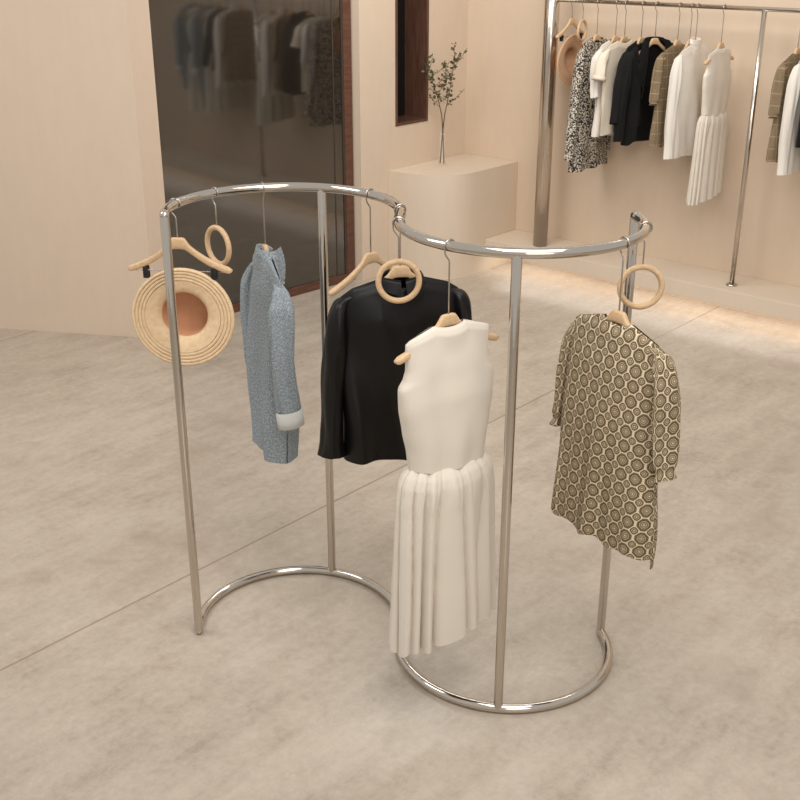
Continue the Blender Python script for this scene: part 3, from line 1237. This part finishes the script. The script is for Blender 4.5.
for q in range(7):
    f = 0.16 + q * 0.11
    b.box((0.0235, -0.066 + 0.02 * (1 - math.sin(PI * (0.25 + 0.6 * f))), -0.200 - 0.16 * f), (0.027, -0.058 + 0.02 * (1 - math.sin(PI * (0.25 + 0.6 * f))), -0.194 - 0.16 * f))
b.build('placket_stitching', M['denim_pale'], den)
place(den, pd, 112)
# bare hanger
pe = on_rack(-0.083, 3.224)
place(hang0, pe, 43, 'bare wooden hanger with nothing on it behind the black blouse')
# black blouse
pb = on_rack(0.011, 3.022)
place(make_hanger('wooden hanger inside the black blouse on the curved rack', GH, 0.158, -1), pb, 15)
blk = make_blouse('black satin long-sleeved blouse hanging mid rack behind the white dress', 'black', 'satin_blouse', 'blouse', None, 4.0,
                  hem=-0.735, cuff=-0.718, spread=0.240, width=0.184, flare=0.99, sl_w=1.15, cuff_w=1.15)
place(blk, pb, 15)
# ring in front of the blouse
place(copy_tree(ring0), on_rack(-0.007, 2.875), 4, 'round wooden ring hanger in front of the black blouse collar')
# white dress
pw = on_rack(0.121, 2.644)
place(copy_tree(hang0), pw, 35, 'wooden hanger inside the white sleeveless dress on the curved rack')
place(make_dress('ivory sleeveless dress with gathered skirt hanging at the front of the curved rack', seed=1.0), pw, 35)
# printed tunic
pt_ = on_rack(0.561, 2.662)
place(copy_tree(hang0), pt_, -57, 'wooden hanger inside the ring-print tunic on the curved rack')
place(make_tunic('brown and cream concentric-print tunic hanging at the right of the curved rack', 'print', None, 1.0, hem=-0.80, dip=1.0), pt_, -57)
# ring at right end
place(copy_tree(ring0), on_rack(0.645, 2.822), 0, 'round wooden ring hanger above the printed tunic at the right rack end')

# ------------------------------------------------------------------ dress the wall rail
GW = 'hangers on the wall rail'
ZR = Vector((0, 0, RAIL_Z))
YAW = math.degrees(YAW_ROOM)


def on_rail(v_):
    return room(RAIL_U, v_, RAIL_Z - 0.002)


pos = on_rail(-3.745)
place(make_clip_hanger('clip hanger holding the rose straw hat beside the thick steel column', GW), pos, YAW)
place(make_hat('rose-tan straw hat hanging beside the thick column on the wall rail', 'straw_pink', None, 0.015), pos, YAW)
place(copy_tree(ring0), on_rail(-3.671), YAW + 8, 'wooden ring hanger beside the rose straw hat on the wall rail', GW)


squeezed = set()


def squeeze(g, ky=0.66):
    '''the far side of a garment rests against the wall'''
    for o in [g] + list(g.children_recursive):
        if o.type == 'MESH' and o.data.name not in squeezed:
            squeezed.add(o.data.name)
            for p in o.data.vertices:
                p.co.y *= ky
                if p.co.x > 0.17:
                    p.co.x = 0.17 + 0.05 * (1 - math.exp(-(p.co.x - 0.17) / 0.05))


def wall_hang(v_, g, hl, dy=0.0):
    squeeze(g)
    place(copy_tree(hang0), on_rail(v_), YAW + dy, hl, GW)
    place(g, on_rail(v_), YAW + dy)


wall_hang(-3.571, make_blouse('long black and white speckled dress, nearest the hats on the wall rail', 'speckle', 'speckled_dress', 'dress', None, 5.0,
                              hem=-0.93, cuff=-0.86, spread=0.275, width=0.172, flare=1.45, collar_kind=None, sl_w=1.0),
          'hanger inside the black and white speckled dress on the wall rail', 4)
wall_hang(-3.447, make_blouse('white long-sleeved top between the speckled dress and the cream tee', 'white', 'long_sleeved_top', 'top', None, 6.0,
                              hem=-0.72, cuff=-0.50, spread=0.21, width=0.170, flare=1.06, collar_kind=None, sl_w=1.0),
          'hanger inside the white long-sleeved top on the wall rail', 0)
wall_hang(-3.389, make_tee('cream short-sleeved tee with turned-up sleeves beside the black top', None, 7.0),
          'hanger inside the cream short-sleeved tee on the wall rail', -3)
wall_hang(-3.282, make_blouse('black long-sleeved top hanging between the cream tee and the open blazer', 'blackwool', 'long_sleeved_top', 'top', None, 8.0,
                              hem=-0.66, cuff=-0.62, spread=0.27, width=0.176, flare=1.12, collar_kind=None),
          'hanger inside the black long-sleeved top on the wall rail', 2)
wall_hang(-3.196, make_blazer('black blazer hanging open with wide lapels on the wall rail', None, 9.0),
          'hanger inside the open black blazer on the wall rail', -18)
tw0 = make_tunic('brown checked tweed dress beside the open black blazer on the wall rail', 'tweed', None, 3.0, hem=-0.73, sl=0.50, name='tweed_dress')
wall_hang(-3.057, tw0, 'hanger inside the tweed dress beside the black blazer', 0)
place(copy_tree(hang0), on_rail(-2.985), YAW + 3, 'bare hanger between the tweed dress and the white blouse on the wall rail', GW)
wb0 = make_blouse('white high-necked blouse with long sleeves between the tweed dress and white dress', 'white', 'high_neck_blouse', 'blouse', None, 11.0,
                  hem=-0.78, cuff=-0.78, spread=0.215, width=0.172, flare=1.0, collar_kind='stand', neck=0.05, dipF=0.01, sl_w=1.05)
wall_hang(-2.951, wb0, 'hanger inside the white high-necked blouse on the wall rail', 0)
dr = make_dress('white sleeveless dress with pleated skirt, rightmost before the thin rail post', seed=3.0, zscale=0.885)
wall_hang(-2.801, dr, 'hanger inside the white sleeveless dress beside the thin post', 0)
wall_hang(-2.38, copy_tree(tw0), 'hanger inside the tweed dress at the right edge of the photo', 2)
last = [o for o in C.objects if o.name.startswith('tweed_dress') and o.parent is None][-1]
last['label'] = 'brown checked tweed dress right of the thin post at the photo edge'
wb1 = copy_tree(wb0)
wb1['label'] = 'white long-sleeved blouse cut off at the right edge beyond the tweed dress'
wall_hang(-2.30, wb1, 'hanger inside the white blouse at the far right edge', 0)

# further along the rail: out of the frame, seen only in the dark mirror
def more(src, v_, lab, hl):
    g_ = copy_tree(src)
    if src is den:
        for ch in g_.children_recursive:
            ch.data = ch.data.copy()
    g_['label'] = lab
    wall_hang(v_, g_, hl, 0)


bt0 = [o for o in C.objects if o.name == 'long_sleeved_top.001'][0]
more(bt0, -2.20, 'black long-sleeved top beyond the frame, a dark shape in the mirror', 'hanger of the mirrored black top')
more(dr, -2.06, 'first pale dress beyond the frame, seen mid mirror', 'hanger of the first mirrored pale dress')
more(den, -1.92, 'first blue shirt beyond the frame, seen in the mirror', 'hanger of the first mirrored blue shirt')
more(dr, -1.80, 'second pale dress beyond the frame, seen at the left of the mirror', 'hanger of the second mirrored pale dress')
more(den, -1.66, 'second blue shirt beyond the frame, seen at the left mirror edge', 'hanger of the second mirrored blue shirt')

# ------------------------------------------------------------------ camera
cam = bpy.data.cameras.new('camera')
co = bpy.data.objects.new('camera', cam)
C.objects.link(co)
cam.sensor_width = 36
cam.sensor_fit = 'HORIZONTAL'
cam.lens = 36 * 1110.03 / 800
co.location = (0, 0, 2.0607)
co.rotation_euler = (PI / 2 - 0.400486, 0, 0)
cam.clip_start = 0.05
bpy.context.scene.camera = co

# ------------------------------------------------------------------ light


def area(name, loc_, target, sx, sy, energy, col=(1, 0.965, 0.92)):
    ld = bpy.data.lights.new(name, 'AREA')
    ld.shape = 'RECTANGLE'
    ld.size, ld.size_y = sx * S, sy * S
    ld.energy = energy * S * S
    ld.color = col
    o = bpy.data.objects.new(name, ld)
    C.objects.link(o)
    o.location = loc_
    d = Vector(target) - Vector(loc_)
    o.rotation_euler = d.to_track_quat('-Z', 'Y').to_euler()
    return o


area('ceiling_light_front', (0.4, 1.8, 3.0), (0.3, 3.2, 0), 1.6, 1.6, 43)
area('ceiling_light_left', (-2.2, 3.0, 3.0), (-1.0, 5.4, 0.6), 1.4, 1.0, 30)
lb = room(4.2, -2.4, 2.9)
area('ceiling_light_rail', lb, room(5.9, -2.6, 0.3), 1.8, 0.6, 24)
l2 = room(4.4, -3.9, 2.9)
area('ceiling_light_corner', l2, room(5.4, -4.4, 0.6), 0.8, 0.8, 16)
area('added_fill_behind', (1.2, -2.2, 2.2), (0.1, 2.8, 0.6), 2.0, 1.4, 34)  # added fill from behind the camera, lifts the dress skirt

w = bpy.data.worlds.new('World')
bpy.context.scene.world = w
w.use_nodes = True
bg = w.node_tree.nodes['Background']
bg.inputs[0].default_value = (1.0, 0.96, 0.91, 1)
bg.inputs[1].default_value = 0.61
vs = bpy.context.scene.view_settings
vs.view_transform = 'Standard'
vs.look = 'None'
vs.exposure = 0.0

# ------------------------------------------------------------------ to metres
for me in bpy.data.meshes:
    me.transform(Matrix.Scale(S, 4))
for o in bpy.data.objects:
    o.location = o.location * S
